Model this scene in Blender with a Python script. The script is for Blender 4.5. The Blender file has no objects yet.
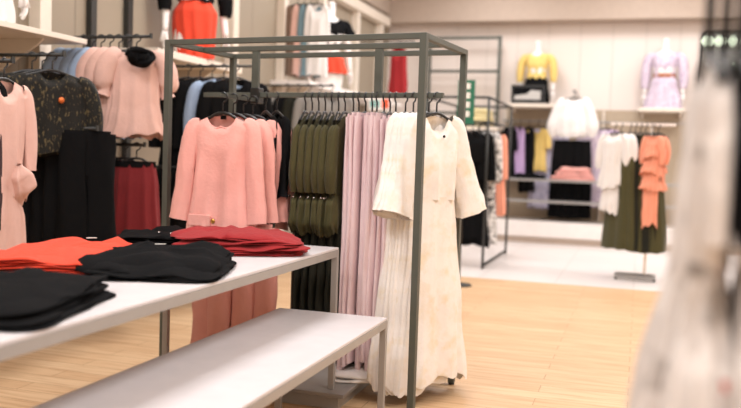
import bpy, bmesh, math, random
from mathutils import Vector, Matrix, noise
PI = math.pi
sc = bpy.context.scene
COL = sc.collection

# ------------------------------------------------------------------ camera maths
CX, CY, FP, EYE = 370.5, 204.0, 846.0, 1.3
YV = Vector((640 - CX, CY - 163, -FP)).normalized()
_a = Vector((640 - CX, CY - 163, -FP)); _d = Vector((1, -.033, 0))
XV = -(_a - _d * (_a.dot(_a) / _a.dot(_d)))
if XV.x < 0: XV = -XV
XV.normalize()
ZV = XV.cross(YV)
M3 = Matrix((XV, YV, ZV))                       # world = M3 @ cam

def at(px, py, x=None, y=None, z=None):
    "point of the place seen at a pixel, on the plane x=, y= or z="
    r = M3 @ Vector((px - CX, CY - py, -FP))
    t = x / r.x if x is not None else (y / r.y if y is not None else (z - EYE) / r.z)
    p = r * t
    return Vector((p.x, p.y, p.z + EYE))

# ------------------------------------------------------------------ materials
def lin(c):
    c = c / 255.0
    return c / 12.92 if c <= .04045 else ((c + .055) / 1.055) ** 2.4
def rgb(h):
    if isinstance(h, str):
        h = tuple(int(h[i:i + 2], 16) for i in (0, 2, 4))
    return (lin(h[0]), lin(h[1]), lin(h[2]), 1)

def mat(name, col, rough=.6, metal=0, bump=None, spec=.5, emit=None):
    m = bpy.data.materials.new(name); m.use_nodes = True
    nt = m.node_tree; b = nt.nodes['Principled BSDF']
    tc = nt.nodes.new('ShaderNodeTexCoord')
    n = nt.nodes.new('ShaderNodeTexNoise'); n.inputs['Scale'].default_value = 12
    nt.links.new(tc.outputs['Object'], n.inputs['Vector'])
    mx = nt.nodes.new('ShaderNodeMix'); mx.data_type = 'RGBA'
    c = rgb(col)
    mx.inputs[6].default_value = tuple(v * .93 for v in c[:3]) + (1,)
    mx.inputs[7].default_value = tuple(min(1, v * 1.06) for v in c[:3]) + (1,)
    nt.links.new(n.outputs['Fac'], mx.inputs[0]); nt.links.new(mx.outputs[2], b.inputs['Base Color'])
    b.inputs['Roughness'].default_value = rough; b.inputs['Metallic'].default_value = metal
    b.inputs['Specular IOR Level'].default_value = spec
    if bump:
        n2 = nt.nodes.new('ShaderNodeTexNoise'); n2.inputs['Scale'].default_value = bump[0]
        nt.links.new(tc.outputs['Object'], n2.inputs['Vector'])
        bp = nt.nodes.new('ShaderNodeBump'); bp.inputs['Strength'].default_value = bump[1]; bp.inputs['Distance'].default_value = .01
        nt.links.new(n2.outputs['Fac'], bp.inputs['Height']); nt.links.new(bp.outputs['Normal'], b.inputs['Normal'])
    if emit:
        b.inputs['Emission Color'].default_value = rgb(col); b.inputs['Emission Strength'].default_value = emit
    return m

def cloth(name, col, bump=.25, rough=.9, spec=.15, sheen=.08):
    m = mat(name, col, rough, 0, (60, bump), spec)
    m.node_tree.nodes['Principled BSDF'].inputs['Sheen Weight'].default_value = sheen
    return m

def printed(name, base, spots, scale=14, lo=.55, hi=.62, rough=.88, metal=0, stretch=(1, 1, 1)):
    "cloth with one or more coloured blotch prints over a base colour"
    m = cloth(name, base); nt = m.node_tree; b = nt.nodes['Principled BSDF']
    b.inputs['Roughness'].default_value = rough
    prev = b.inputs['Base Color'].links[0].from_socket
    tc = nt.nodes.new('ShaderNodeTexCoord')
    for i, s in enumerate(spots):
        mp = nt.nodes.new('ShaderNodeMapping'); mp.inputs['Location'].default_value = (3.1 * i, 1.7 * i, 5.3 * i)
        mp.inputs['Scale'].default_value = stretch
        nt.links.new(tc.outputs['Object'], mp.inputs['Vector'])
        n = nt.nodes.new('ShaderNodeTexNoise'); n.inputs['Scale'].default_value = scale * (1 + .3 * i); n.inputs['Detail'].default_value = 3
        nt.links.new(mp.outputs[0], n.inputs['Vector'])
        r = nt.nodes.new('ShaderNodeMapRange'); r.inputs['From Min'].default_value = lo; r.inputs['From Max'].default_value = hi
        nt.links.new(n.outputs['Fac'], r.inputs['Value'])
        x = nt.nodes.new('ShaderNodeMix'); x.data_type = 'RGBA'
        nt.links.new(r.outputs[0], x.inputs[0]); nt.links.new(prev, x.inputs[6]); x.inputs[7].default_value = rgb(s)
        prev = x.outputs[2]
        if metal and i == 0: nt.links.new(r.outputs[0], b.inputs['Metallic'])
    nt.links.new(prev, b.inputs['Base Color'])
    return m

M = dict(
    rack=mat('grey_green_metal', '53564e', .5, .1), black_metal=mat('black_metal', '2b2b28', .5, .1),
    grey_metal=mat('warm_grey_metal', 'a09c98', .45, .1), table=mat('white_laminate', 'd3cecf', .4, 0, None, .25),
    edge=mat('grey_edge', 'a39e98', .5), shelf=mat('cream_shelf', 'e6dacb', .5), white=mat('white_paint', 'f2ebe6', .5),
    hanger=mat('black_plastic', '1d1d1d', .35), mann=mat('white_mannequin', 'efe9e4', .4), chrome=mat('chrome', 'd6d2cc', .25, .9),
    pink=cloth('salmon_pink_cloth', 'f0b0a6'), pinkd=cloth('dusty_salmon_cloth', 'e2a196'), rose=cloth('pale_rose_cloth', 'ead2d5'),
    olive=cloth('olive_cloth', '4b472d'), darkolive=cloth('dark_olive_cloth', '272720', sheen=0), black=cloth('black_cloth', '151516', spec=.06, sheen=0),
    coral=cloth('coral_red_cloth', 'dd4a33'), red=cloth('brick_red_cloth', '98292c'), maroon=cloth('maroon_cloth', '7e2b2e'),
    blush=cloth('blush_cloth', 'e2b9ac'), blue=cloth('light_blue_cloth', '9db1cb'), lilac=cloth('lilac_cloth', 'c3a6cf'),
    yellow=cloth('yellow_cloth', 'e4c678'), whitec=cloth('white_cloth', 'e9e4e0'), orange=cloth('orange_cloth', 'f0a084'),
    teal=cloth('teal_cloth', '76909a'), brown=cloth('brown_cloth', '7a6557'), grey=cloth('grey_cloth', '8d8984'),
    gold=mat('gold_metal', 'c79a4e', .3, .9), belt=mat('tan_leather', 'a8653c', .5), tag=mat('white_tag', 'ece8e2', .6),
    green=mat('green_board', '1f6b50', .6), teal_s=mat('teal_print', '3f9f97', .6), orange_s=mat('orange_print', 'e8603c', .6),
    darkglass=mat('dark_mirror', '7d7c74', .25, .3), lamp_glow=mat('reflected_lamp_glow', 'e6f7dc', .5, 0, None, .5, .9), copper=mat('copper_brooch', 'd9733a', .3, .6),  # emission stands in for lamps reflected in the mirror
    cream=printed('cream_print_cloth', 'f4eee8', ['ecdfc8', 'efe6da'], 11, .52, .7),
    sequin=printed('gold_fleck_cloth', '21201d', ['61553a'], 75, .57, .66, .7, 0, (1, 1, .4)),
    lilacp=printed('lilac_floral_cloth', 'cbbccb', ['b3a0b8', 'e4d8e2'], 30), bluep=printed('blue_lilac_floral_cloth', 'b9b3c8', ['8f8fa8', 'd8d4e0'], 30),
    ikat=printed('black_white_print_cloth', 'bdb9b5', ['4a4a4a', 'e8e4e0'], 16, .5, .58),
    floral=printed('grey_floral_cloth', 'dcd6d2', ['98918c', 'efebe8', 'c9635a'], 12, .55, .63),
)
M['paleyellow'] = cloth('pale_yellow_cloth', 'e8d9a6')
# the coral spots of the foreground dresses are sparser than the greys
for n in M['floral'].node_tree.nodes:
    if n.type == 'MIX' and tuple(round(v, 3) for v in n.inputs[7].default_value[:3]) == tuple(round(v, 3) for v in rgb('c9635a')[:3]):
        n.inputs[0].links[0].from_node.inputs['From Min'].default_value = .68
        n.inputs[0].links[0].from_node.inputs['From Max'].default_value = .72

def boards(name, col, width, axis, groove=.86, rough=.6):
    m = bpy.data.materials.new(name); m.use_nodes = True; nt = m.node_tree; b = nt.nodes['Principled BSDF']
    tc = nt.nodes.new('ShaderNodeTexCoord'); sp = nt.nodes.new('ShaderNodeSeparateXYZ'); nt.links.new(tc.outputs['Object'], sp.inputs[0])
    mo = nt.nodes.new('ShaderNodeMath'); mo.operation = 'PINGPONG'; mo.inputs[1].default_value = width / 2
    nt.links.new(sp.outputs[axis], mo.inputs[0])
    r = nt.nodes.new('ShaderNodeMapRange'); r.inputs['From Min'].default_value = 0; r.inputs['From Max'].default_value = .012
    nt.links.new(mo.outputs[0], r.inputs['Value'])
    n = nt.nodes.new('ShaderNodeTexNoise'); n.inputs['Scale'].default_value = 1.3; nt.links.new(tc.outputs['Object'], n.inputs['Vector'])
    c = rgb(col)
    mx = nt.nodes.new('ShaderNodeMix'); mx.data_type = 'RGBA'; mx.inputs[6].default_value = tuple(v * .96 for v in c[:3]) + (1,); mx.inputs[7].default_value = c
    nt.links.new(n.outputs['Fac'], mx.inputs[0])
    mm = nt.nodes.new('ShaderNodeMix'); mm.data_type = 'RGBA'; mm.inputs[6].default_value = tuple(v * groove for v in c[:3]) + (1,)
    nt.links.new(r.outputs[0], mm.inputs[0]); nt.links.new(mx.outputs[2], mm.inputs[7]); nt.links.new(mm.outputs[2], b.inputs['Base Color'])
    bp = nt.nodes.new('ShaderNodeBump'); bp.inputs['Distance'].default_value = .01; bp.inputs['Strength'].default_value = .6
    nt.links.new(r.outputs[0], bp.inputs['Height']); nt.links.new(bp.outputs[0], b.inputs['Normal'])
    b.inputs['Roughness'].default_value = rough
    return m

def wood_floor():
    m = bpy.data.materials.new('pale_oak_planks'); m.use_nodes = True; nt = m.node_tree; b = nt.nodes['Principled BSDF']
    tc = nt.nodes.new('ShaderNodeTexCoord')
    br = nt.nodes.new('ShaderNodeTexBrick'); br.offset = .37
    for k, v in (('Scale', 1), ('Mortar Size', .0025), ('Brick Width', 1.3), ('Row Height', .14), ('Bias', 0)): br.inputs[k].default_value = v
    br.inputs['Color1'].default_value = rgb('cfaa82'); br.inputs['Color2'].default_value = rgb('dab992'); br.inputs['Mortar'].default_value = rgb('a47f5c')
    nt.links.new(tc.outputs['Object'], br.inputs['Vector'])
    mp = nt.nodes.new('ShaderNodeMapping'); mp.inputs['Scale'].default_value = (1.2, 14, 1); nt.links.new(tc.outputs['Object'], mp.inputs[0])
    n = nt.nodes.new('ShaderNodeTexNoise'); n.inputs['Scale'].default_value = 2.2; n.inputs['Detail'].default_value = 6; nt.links.new(mp.outputs[0], n.inputs['Vector'])
    r = nt.nodes.new('ShaderNodeMapRange'); r.inputs['From Min'].default_value = .45; r.inputs['From Max'].default_value = .75; nt.links.new(n.outputs['Fac'], r.inputs['Value'])
    mx = nt.nodes.new('ShaderNodeMix'); mx.data_type = 'RGBA'; mx.blend_type = 'MIX'; mx.inputs[7].default_value = rgb('b58a62')
    ml = nt.nodes.new('ShaderNodeMath'); ml.operation = 'MULTIPLY'; ml.inputs[1].default_value = .8
    nt.links.new(r.outputs[0], ml.inputs[0]); nt.links.new(ml.outputs[0], mx.inputs[0]); nt.links.new(br.outputs['Color'], mx.inputs[6])
    nt.links.new(mx.outputs[2], b.inputs['Base Color']); b.inputs['Roughness'].default_value = .45; b.inputs['Specular IOR Level'].default_value = .35
    return m

def tiles():
    m = bpy.data.materials.new('white_floor_tiles'); m.use_nodes = True; nt = m.node_tree; b = nt.nodes['Principled BSDF']
    tc = nt.nodes.new('ShaderNodeTexCoord'); br = nt.nodes.new('ShaderNodeTexBrick'); br.offset = 0
    for k, v in (('Scale', 1), ('Mortar Size', .004), ('Brick Width', .8), ('Row Height', .8)): br.inputs[k].default_value = v
    br.inputs['Color1'].default_value = rgb('ebe3df'); br.inputs['Color2'].default_value = rgb('e6deda'); br.inputs['Mortar'].default_value = rgb('c9c1bc')
    nt.links.new(tc.outputs['Object'], br.inputs['Vector']); nt.links.new(br.outputs['Color'], b.inputs['Base Color'])
    b.inputs['Roughness'].default_value = .3
    return m

# ------------------------------------------------------------------ mesh helpers
def obj(name, bm, m, parent=None, smooth=True, loc=None):
    me = bpy.data.meshes.new(name)
    bmesh.ops.recalc_face_normals(bm, faces=bm.faces)
    bm.to_mesh(me); bm.free()
    if smooth:
        for p in me.polygons: p.use_smooth = True
    me.materials.append(m)
    o = bpy.data.objects.new(name, me); COL.objects.link(o)
    if parent: o.parent = parent
    if loc is not None: o.location = loc
    return o
def empty(name, loc, rz=0):
    o = bpy.data.objects.new(name, None); COL.objects.link(o); o.empty_display_size = .05
    o.location = loc; o.rotation_euler = (0, 0, rz); return o
def tag(o, label=None, cat=None, group=None, kind=None):
    if label: o['label'] = label
    if cat: o['category'] = cat
    if group: o['group'] = group
    if kind: o['kind'] = kind
    return o
def BM(): return bmesh.new()
def box(bm, x0, x1, y0, y1, z0, z1, bev=0):
    vs = [bm.verts.new((x, y, z)) for x in (x0, x1) for y in (y0, y1) for z in (z0, z1)]
    fs = [bm.faces.new([vs[i] for i in q]) for q in ((0, 1, 3, 2), (4, 6, 7, 5), (0, 4, 5, 1), (2, 3, 7, 6), (0, 2, 6, 4), (1, 5, 7, 3))]
    if bev:
        es = list({e for f in fs for e in f.edges})
        bmesh.ops.bevel(bm, geom=es, offset=bev, segments=2, affect='EDGES', profile=.5)
    return bm
def tube(bm, pts, rad, n=10, flat=None, ripple=0, seed=0, k=5, cap=True):
    "swept tube; rad is a number or a list; flat = list of depth ratios"
    pts = [Vector(p) for p in pts]; N = len(pts)
    rad = rad if isinstance(rad, (list, tuple)) else [rad] * N
    flat = flat if isinstance(flat, (list, tuple)) else [flat or 1] * N
    rings = []; rnd = random.Random(seed); ph = rnd.random() * 6
    t = (pts[1] - pts[0]).normalized(); ref = Vector((0, 1, 0)) if abs(t.y) < .9 else Vector((1, 0, 0))
    for i, p in enumerate(pts):
        t = (pts[min(i + 1, N - 1)] - pts[max(i - 1, 0)]).normalized()
        a = ref - t * ref.dot(t)
        a.normalize(); b = t.cross(a); ref = a
        ring = []
        for j in range(n):
            u = 2 * PI * j / n
            r = rad[i] * (1 + ripple * math.sin(k * u + ph + 1.4 * math.sin(i * .5 + ph)) + ripple * .15 * math.sin(i * 1.9 + ph * 2 + 2 * u))
            ring.append(bm.verts.new(p + b * (math.cos(u) * r) + a * (math.sin(u) * r * flat[i])))
        rings.append(ring)
    for i in range(N - 1):
        for j in range(n):
            bm.faces.new((rings[i][j], rings[i][(j + 1) % n], rings[i + 1][(j + 1) % n], rings[i + 1][j]))
    if cap:
        bm.faces.new(rings[0][::-1]); bm.faces.new(rings[-1])
    return bm
def smooth_pts(pts, m=6):
    "Catmull-Rom through the points (each a tuple of any length)"
    P = [pts[0]] + list(pts) + [pts[-1]]; out = []
    for i in range(1, len(P) - 2):
        for s in range(m):
            t = s / m
            out.append(tuple(.5 * (2 * b + (c - a) * t + (2 * a - 5 * b + 4 * c - d) * t * t + (3 * b - a - 3 * c + d) * t ** 3) for a, b, c, d in zip(P[i - 1], P[i], P[i + 1], P[i + 2])))
    out.append(tuple(pts[-1])); return out
def loft(bm, secs, n=24, cap=True):
    "stack of ellipses (z, rx, ry, cx, cy)"
    rings = [[bm.verts.new((s[3] + s[1] * math.cos(2 * PI * j / n), s[4] + s[2] * math.sin(2 * PI * j / n), s[0])) for j in range(n)] for s in secs]
    for a, b in zip(rings, rings[1:]):
        for j in range(n): bm.faces.new((a[j], a[(j + 1) % n], b[(j + 1) % n], b[j]))
    if cap: bm.faces.new(rings[0][::-1]); bm.faces.new(rings[-1])
    return bm
def sp(v, e): return math.copysign(abs(v) ** e, v)

def body_bm(L, prof, slope=.25, neck=(.08, .09, .02), amp=.012, k=9, seed=0, hem=.012, nu=64, nv=26, sway=0, crease=.006):
    """hanging cloth body, shoulder line at z=0, hem at -L. prof = [(v, half width, half depth)].
    front is local -Y; neck = (half width, front drop, back drop)"""
    bm = BM(); rnd = random.Random(seed); p1, p2, p3 = (rnd.random() * 6.28 for _ in range(3)); off = Vector((seed * 3.7, seed * 1.3, 0))
    def pr(v):
        for a, b in zip(prof, prof[1:]):
            if v <= b[0]:
                t = (v - a[0]) / (b[0] - a[0]); t = t * t * (3 - 2 * t)
                return a[1] + (b[1] - a[1]) * t, a[2] + (b[2] - a[2]) * t
        return prof[-1][1:]
    rings = []
    for i in range(nv + 1):
        v = (i / nv) ** 1.15; w, d = pr(v); ring = []
        for j in range(nu):
            u = 2 * PI * j / nu; c, s = math.cos(u), math.sin(u)
            x = w * sp(c, .85); y = d * sp(s, .9)
            zt = -slope * abs(x)
            if neck and abs(x) < neck[0]:
                zt -= (neck[1] if s < 0 else neck[2]) * math.sqrt(max(0, 1 - (x / neck[0]) ** 2)) - slope * abs(x) * .3
            a = amp * v ** .6 * (math.sin(k * u + p1 + .9 * math.sin(2.2 * v + p2)) + .55 * math.sin((2 * k + 1) * u + p3) + .3 * math.sin(3 * u + 9 * v + p2))
            x += c * a; y += s * a
            nz = noise.noise(Vector((x * 13 + v * L * 1.5, y * 7, v * L * 2.2)) + off)
            y += nz * crease * min(1, v * 2.5) * (1 + .4 * v); x += sway * v * v
            z = (1 - v) * zt - v * L + hem * v * v * math.sin(2 * u + p2) + hem * .5 * v * v * math.sin(k * u + p3)
            ring.append(bm.verts.new((x, y, z)))
        rings.append(ring)
    for i in range(nv):
        for j in range(nu):
            bm.faces.new((rings[i][j], rings[i + 1][j], rings[i + 1][(j + 1) % nu], rings[i][(j + 1) % nu]))
    return bm
def sleeve(parent, m, side, pts, rads, flat=.55, seed=0, name='sleeve', rip=.08, n=16, k=5):
    P = smooth_pts([tuple(p) + (r,) for p, r in zip(pts, rads)], 5)
    pts2 = [(side * p[0], p[1], p[2]) for p in P]
    return obj(name, tube(BM(), pts2, [p[3] for p in P], n, flat, rip, seed, k, False), m, parent)

HOOK = .075
def make_hanger(loc, rz, label, group, width=.2, m='hanger', stem=.0046, clips=False):
    "hanger whose arms lie under the shoulders; origin at the neck of the garment"
    t = empty('clothes_hanger', loc, rz); tag(t, label, 'hanger', group)
    bm = BM(); pts = smooth_pts([(-width, 0, -.062), (-width * .55, 0, -.035), (-.03, 0, -.012), (.03, 0, -.012), (width * .55, 0, -.035), (width, 0, -.062)], 4)
    tube(bm, pts, [.006] * 2 + [.0085] * (len(pts) - 4) + [.006] * 2, 8, .7); obj('hanger_arms', bm, M[m], t)
    bm = BM(); h = [(0, 0, -.012), (0, 0, .02), (0, 0, .044)]
    for a in range(-80, 190, 22): h.append((.026 * math.cos(math.radians(a)) * 1, 0, HOOK + .026 * math.sin(math.radians(a))))
    tube(bm, h, stem, 6); obj('hook', bm, M[m], t)
    if clips:
        for s in (-1, 1):
            bm = BM(); box(bm, s * width * .7 - .012, s * width * .7 + .012, -.012, .012, -.085, -.03, .003); obj('clip', bm, M[m], t)
    return t
DROP = HOOK + .010                                        # rail axis above the garment origin

def bar(bm, a, b, r=.012, n=8): return tube(bm, [a, b], r, n)

ORD = ['first', 'second', 'third', 'fourth', 'fifth', 'sixth', 'seventh', 'eighth', 'ninth', 'tenth']
def nth(i, n, side='left'):
    if n == 1: return 'only'
    if i == 0: return 'leftmost' if side == 'left' else 'frontmost'
    if i == n - 1: return 'rightmost' if side == 'left' else 'rearmost'
    return ORD[i] + (' from left' if side == 'left' else ' from front')

# ------------------------------------------------------------------ the setting
XL, YB, XR, YF, HC = -4.2, 14.0, 3.4, -2.2, 4.3
def struct(name, bm, m, parent=None, smooth=False):
    o = obj(name, bm, m, parent, smooth)
    if not parent: o['kind'] = 'structure'
    return o
TILE_Y = 9.05
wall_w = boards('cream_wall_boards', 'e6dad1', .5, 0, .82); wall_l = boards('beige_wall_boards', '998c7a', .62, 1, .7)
plain = mat('taupe_plaster', 'b5a394', .8); ceil_m = mat('ceiling_plaster', 'e0d9d0', .9)
struct('floor', box(BM(), XL, XR, YF, TILE_Y, -.1, 0), wood_floor())
struct('floor', box(BM(), XL, XR, TILE_Y, YB, -.1, 0), tiles())['kind'] = 'structure'
struct('ceiling', box(BM(), XL - .1, XR + .1, YF, YB + .1, HC, HC + .1), ceil_m)
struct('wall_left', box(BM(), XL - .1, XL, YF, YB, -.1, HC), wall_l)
struct('wall_back', box(BM(), XL - .1, XR + .1, YB, YB + .1, -.1, HC), wall_w)
struct('wall_right', box(BM(), XR, XR + .1, YF, YB, -.1, HC), mat('right_wall_paint', 'ded3c8', .8))
struct('wall_front', box(BM(), XL - .1, XR + .1, YF - .1, YF, -.1, HC), mat('front_wall_paint', 'ded3c8', .8))
struct('trim_1', box(BM(), XL, XR, YB - .35, YB - .002, 3.5, HC - .002), plain)           # bulkhead over the wall boards
struct('trim_2', box(BM(), XL + .002, XL + .12, YF, YB - .36, 3.62, HC - .002), plain)
# cream uprights and dark slotted channels on the left wall
k = 3
for y in (5.12, 8.1, 9.4, 10.7, 12.1, 13.3):
    struct('trim_%d' % k, box(BM(), XL + .002, XL + .10, y - .06, y + .06, 0, 3.55), M['shelf']); k += 1
for y in (5.75, 6.25, 7.5):
    struct('trim_%d' % k, box(BM(), XL + .002, XL + .05, y - .035, y + .035, 0, 3.55), M['black_metal']); k += 1
struct('trim_%d' % k, box(BM(), XL + .002, XL + .14, 7.9, 13.6, 3.42, 3.56), M['shelf']); k += 1
# low plinth along the back wall, its shelves are fixtures below
struct('trim_%d' % k, box(BM(), -3.4, 1.9, 13.32, YB - .002, .002, .10), plain); k += 1

def fixture(name, label, cat, bm, m, loc=(0, 0, 0), group=None, smooth=False):
    o = obj(name, bm, m, None, smooth, loc); return tag(o, label, cat, group)

# ------------------------------------------------------------------ central rack
RA, RCX, RCY = -.100, -1.754, 4.455                 # the rack stands slightly turned to the walls
RW, RD, RH, RT = .757, .33, 1.9, .0175
RAILZ = 1.62
def RP(u, v, z): return Vector((RCX + u * math.cos(RA) - v * math.sin(RA), RCY + u * math.sin(RA) + v * math.cos(RA), z))
def ru(px, py=96, v=0):
    "place along the rack's rail seen at a pixel column"
    r = M3 @ Vector((px - CX, CY - py, -FP)); o = RP(0, v, 0); c, s_ = math.cos(RA), math.sin(RA)
    return (r.x * o.y - r.y * o.x) / (r.y * c - r.x * s_)
rk = empty('display_rack', (RCX, RCY, 0), RA); tag(rk, 'tall grey box-frame clothes rack standing behind the white tables', 'clothes rack')
def rb(name, x0, x1, y0, y1, z0, z1):
    return obj(name, box(BM(), x0, x1, y0, y1, z0, z1, .002), M['rack'], rk, False)
for x in (-RW, RW):
    for y in (-RD, RD):
        p = rb('post', x - RT, x + RT, y - RT, y + RT, .012, RH)
        obj('foot', loft(BM(), [(0, .018, .018, x, y), (.013, .018, .018, x, y)], 12), M['black_metal'], p)
for y in (-RD, 0, RD): rb('top_beam', -RW + RT, RW - RT, y - RT * .8, y + RT * .8, RH - .029, RH)
for x in (-RW, RW): rb('side_beam', x - RT, x + RT, -RD + RT, RD - RT, RH - .0289, RH - .0001)
for px in (256, 379):
    x = ru(px, 70); rb('drop_post', x - .022, x + .022, -.012, .012, RAILZ + .014, RH - .029)
rb('hanging_rail', -RW + RT, RW, -.014, .014, RAILZ - .014, RAILZ + .014)
rb('base_beam', -RW + RT, RW - RT, RD - RT, RD + RT, .03, .06)

# -- salmon pink blouses on a short forward arm, turned towards the shopper
def blouse(loc, rz, label, group, m='pink', seed=0, L=.66, w=.21, arm=.56, flare=.03, detail=True, name='blouse', cat='blouse'):
    t = empty(name, loc, rz); tag(t, label, cat, group)
    obj('body', body_bm(L, [(0, w * .92, .012), (.06, w * .96, .035), (.25, w * .92, .05), (.6, w * .95, .055), (1, w + flare, .07)], .40, (.085, .085, .02), .007, 6, seed, .008, crease=.024), M[m], t)
    for s in (-1, 1):
        sleeve(t, M[m], s, [(w * .72, 0, -.070), (w * .96, 0, -.105), (w * 1.13, -.01, -.26), (w * 1.21, -.02, -.42), (w * 1.32, -.03, -.42 - (arm - .42))], [.03, .054, .056, .052, .060], .45, seed + s, rip=.14)
    if detail:
        bm = BM()
        for i in range(17):
            a = -1 + 2 * i / 16
            x = .083 * a; zz = -.085 * math.sqrt(max(0, 1 - (x / .085) ** 2)) - .52 * abs(x)
            if i: tube(bm, [prev, (x, -.014, zz)], .0045, 6)
            prev = (x, -.014, zz)
        obj('neckline_trim', bm, M[m], t)
        obj('neck_label', box(BM(), -.017, .017, .006, .009, -.045, -.024), M['black'], t, False)
        obj('button', loft(BM(), [(-.004, .013, .013, 0, 0), (.0, .015, .015, 0, 0), (.005, .008, .008, 0, 0)], 12), M['gold'], t, loc=(.0, -.078, -L + .05)).rotation_euler = (PI / 2, 0, 0)
        obj('waist_pocket', box(BM(), -.16, -.02, -.074, -.062, -L + .02, -L + .08, .003), M[m], t, False)
    return t
R = random.Random(5)
n = 4; au = ru(257, 92)
obj('forward_arm', box(BM(), au - .010, au + .010, -.39, -.014, RAILZ - .040, RAILZ - .020), M['rack'], rk, False)
obj('arm_clamp', box(BM(), au - .028, au + .028, -.03, .03, RAILZ - .05, RAILZ + .04, .004), M['hanger'], rk, False)
for i in range(n):
    q = RP(au + .012 * i, -.35 + .085 * i, RAILZ - .03 - DROP); rz = math.radians(-4 + 2 * i)
    pos = ['frontmost', 'second', 'third', 'rearmost'][i]
    make_hanger(q, rz, f'black hanger inside the {pos} salmon pink blouse on the grey rack', 'hangers of the salmon blouses', .145)
    blouse(q + Vector((0, 0, .002)), rz, f'{pos} of the salmon pink three-quarter-sleeve blouses on the grey rack', 'salmon pink blouses on the grey rack', 'pink', 11 + i, .645, .185, .60)

def trousers(loc, rz, label, group, m, L=1.1, w=.17, d=.03, seed=0, name='trousers', belt=True, amp=.006):
    t = empty(name, loc, rz); tag(t, label, 'trousers', group)
    bm = body_bm(L * .28, [(0, w * .82, d * .5), (.3, w * .9, d * .7), (1, w * .9, d * .7)], 0, None, amp * .5, 5, seed, .002, 40, 8)
    obj('hips', bm, M[m], t)
    for s in (-1, 1):
        P = [(s * w * .46, 0, -.02), (s * w * .48, 0, -L * .15), (s * w * .51, .002 * s, -L * .5), (s * w * .52, -.004 * s, -L * .78), (s * w * .54, 0, -L)]
        P = smooth_pts(P, 5); n = len(P)
        obj('trouser_leg', tube(BM(), P, [w * .52 + .01 * i / n for i in range(n)], 18, [d * 1.0 / (w * .5)] * n, .10, seed + s, 4, False), M[m], t)
    if belt: obj('waistband', body_bm(.04, [(0, w * .84, d * .62), (1, w * .88, d * .72)], 0, None, 0, 5, seed, 0, 32, 3), M[m], t)
    return t
# salmon trousers under the blouses, on clip hangers of a low bar
obj('lower_rail', box(BM(), -RW + RT, -.12, -.26, -.24, 1.031, 1.05), M['rack'], rk, False)
for x in (ru(217, 270, -.25), -.12): obj('rail_support', box(BM(), x, x + .02, -.26, -.24, 0, 1.031), M['rack'], rk, False)
for i in range(3):
    u = ru(212 + 22 * i, 250, -.25); q = RP(u, -.25, 1.04 - DROP)
    if i == 2: make_hanger(q, math.radians(-30), 'clip hanger holding the rightmost salmon trousers on the low rail', None, .13, clips=True)
    trousers(q - Vector((0, 0, .05)), math.radians(-30), f'{nth(i, 3)} salmon pink trousers hanging under the blouses behind the table', 'salmon trousers on the low rail', 'pinkd', .76, .17, .04, 30 + i)

# black blouses between the pink and the olive ones
for i in range(2):
    q = RP(ru(266 + 11 * i), 0, RAILZ - DROP); rz = math.radians(-50)
    make_hanger(q, rz, f'black hanger of the {nth(i, 2)} black blouse behind the salmon blouses', 'hangers of the black blouses', .19)
    blouse(q, rz, f'{nth(i, 2)} black blouse with silvery neckline between pink and olive blouses', 'black blouses on the grey rack', 'black', 40 + i, .6, .19, .5, .02, False)

# olive blouses with a gathered waist, dark trousers under them
n = 7
for i in range(n):
    q = RP(ru(306 + 6.6 * i), 0, RAILZ - DROP)
    rz = math.radians(-84 + R.uniform(-4, 4)); lab = nth(i, n)
    make_hanger(q, rz, f'black hanger of the {lab} olive blouse on the grey rack', 'hangers of the olive blouses', .13)
    t = empty('olive_blouse', q, rz); tag(t, f'{lab} olive green long-sleeved blouse with gathered waist on the grey rack', 'blouse', 'olive blouses on the grey rack')
    s0 = 60 + i
    obj('body', body_bm(.47, [(0, .18, .010), (.1, .19, .024), (.5, .18, .028), (.9, .16, .026), (1, .15, .026)], .58, (.07, .05, .02), .005, 7, s0), M['olive'], t)
    obj('peplum', body_bm(.22, [(0, .15, .025), (.2, .22, .036), (.75, .235, .040), (1, .19, .03)], 0, None, .009, 13, s0 + 3, .012, 56, 12), M['olive'], t, loc=(0, 0, -.46))
    for s in (-1, 1): sleeve(t, M['olive'], s, [(.14, 0, -.10), (.175, 0, -.14), (.20, 0, -.26), (.205, 0, -.36), (.195, 0, -.45)], [.02, .030, .034, .036, .026], .75, s0 + s)
    for q2 in range(3):
        bm = BM(); bmesh.ops.create_icosphere(bm, subdivisions=1, radius=.007, matrix=Matrix.Translation((.19 - .035 * q2, -.045, -.48))); obj('button', bm, M['chrome'], t)
n = 6
for i in range(n):
    q = RP(ru(304 + 8 * i, 240), .0, .955)
    trousers(q - Vector((0, 0, .03)), math.radians(-84), f'{nth(i, n)} dark olive trousers hanging below the olive blouses', 'dark olive trousers on the grey rack', 'darkolive', .55, .15, .026, 80 + i)
obj('inner_rail', box(BM(), ru(292, 240), ru(350, 240), -.01, .01, .955 + DROP - .01, .955 + DROP + .01), M['rack'], rk, False)
for x in (ru(293, 240), ru(350, 240) - .02): obj('rail_support', box(BM(), x, x + .02, -.01, .01, 0, .955 + DROP - .01), M['rack'], rk, False)

# pale rose long trousers
n = 8
for i in range(n):
    q = RP(ru(354 + 6.0 * i), R.uniform(-.012, .012), RAILZ - DROP); rz = math.radians(-86 + R.uniform(-5, 5)); lab = nth(i, n)
    make_hanger(q, rz, f'black clip hanger of the {lab} pale rose trousers', 'hangers of the rose trousers', .14, clips=True)
    trousers(q - Vector((0, 0, .01 + .02 * R.random())), rz, f'{lab} of the long pale rose wide-leg trousers on the grey rack', 'pale rose trousers on the grey rack', 'rose', 1.36 + R.uniform(-.03, .03), .17, .021, 100 + i, amp=.003)

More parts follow.
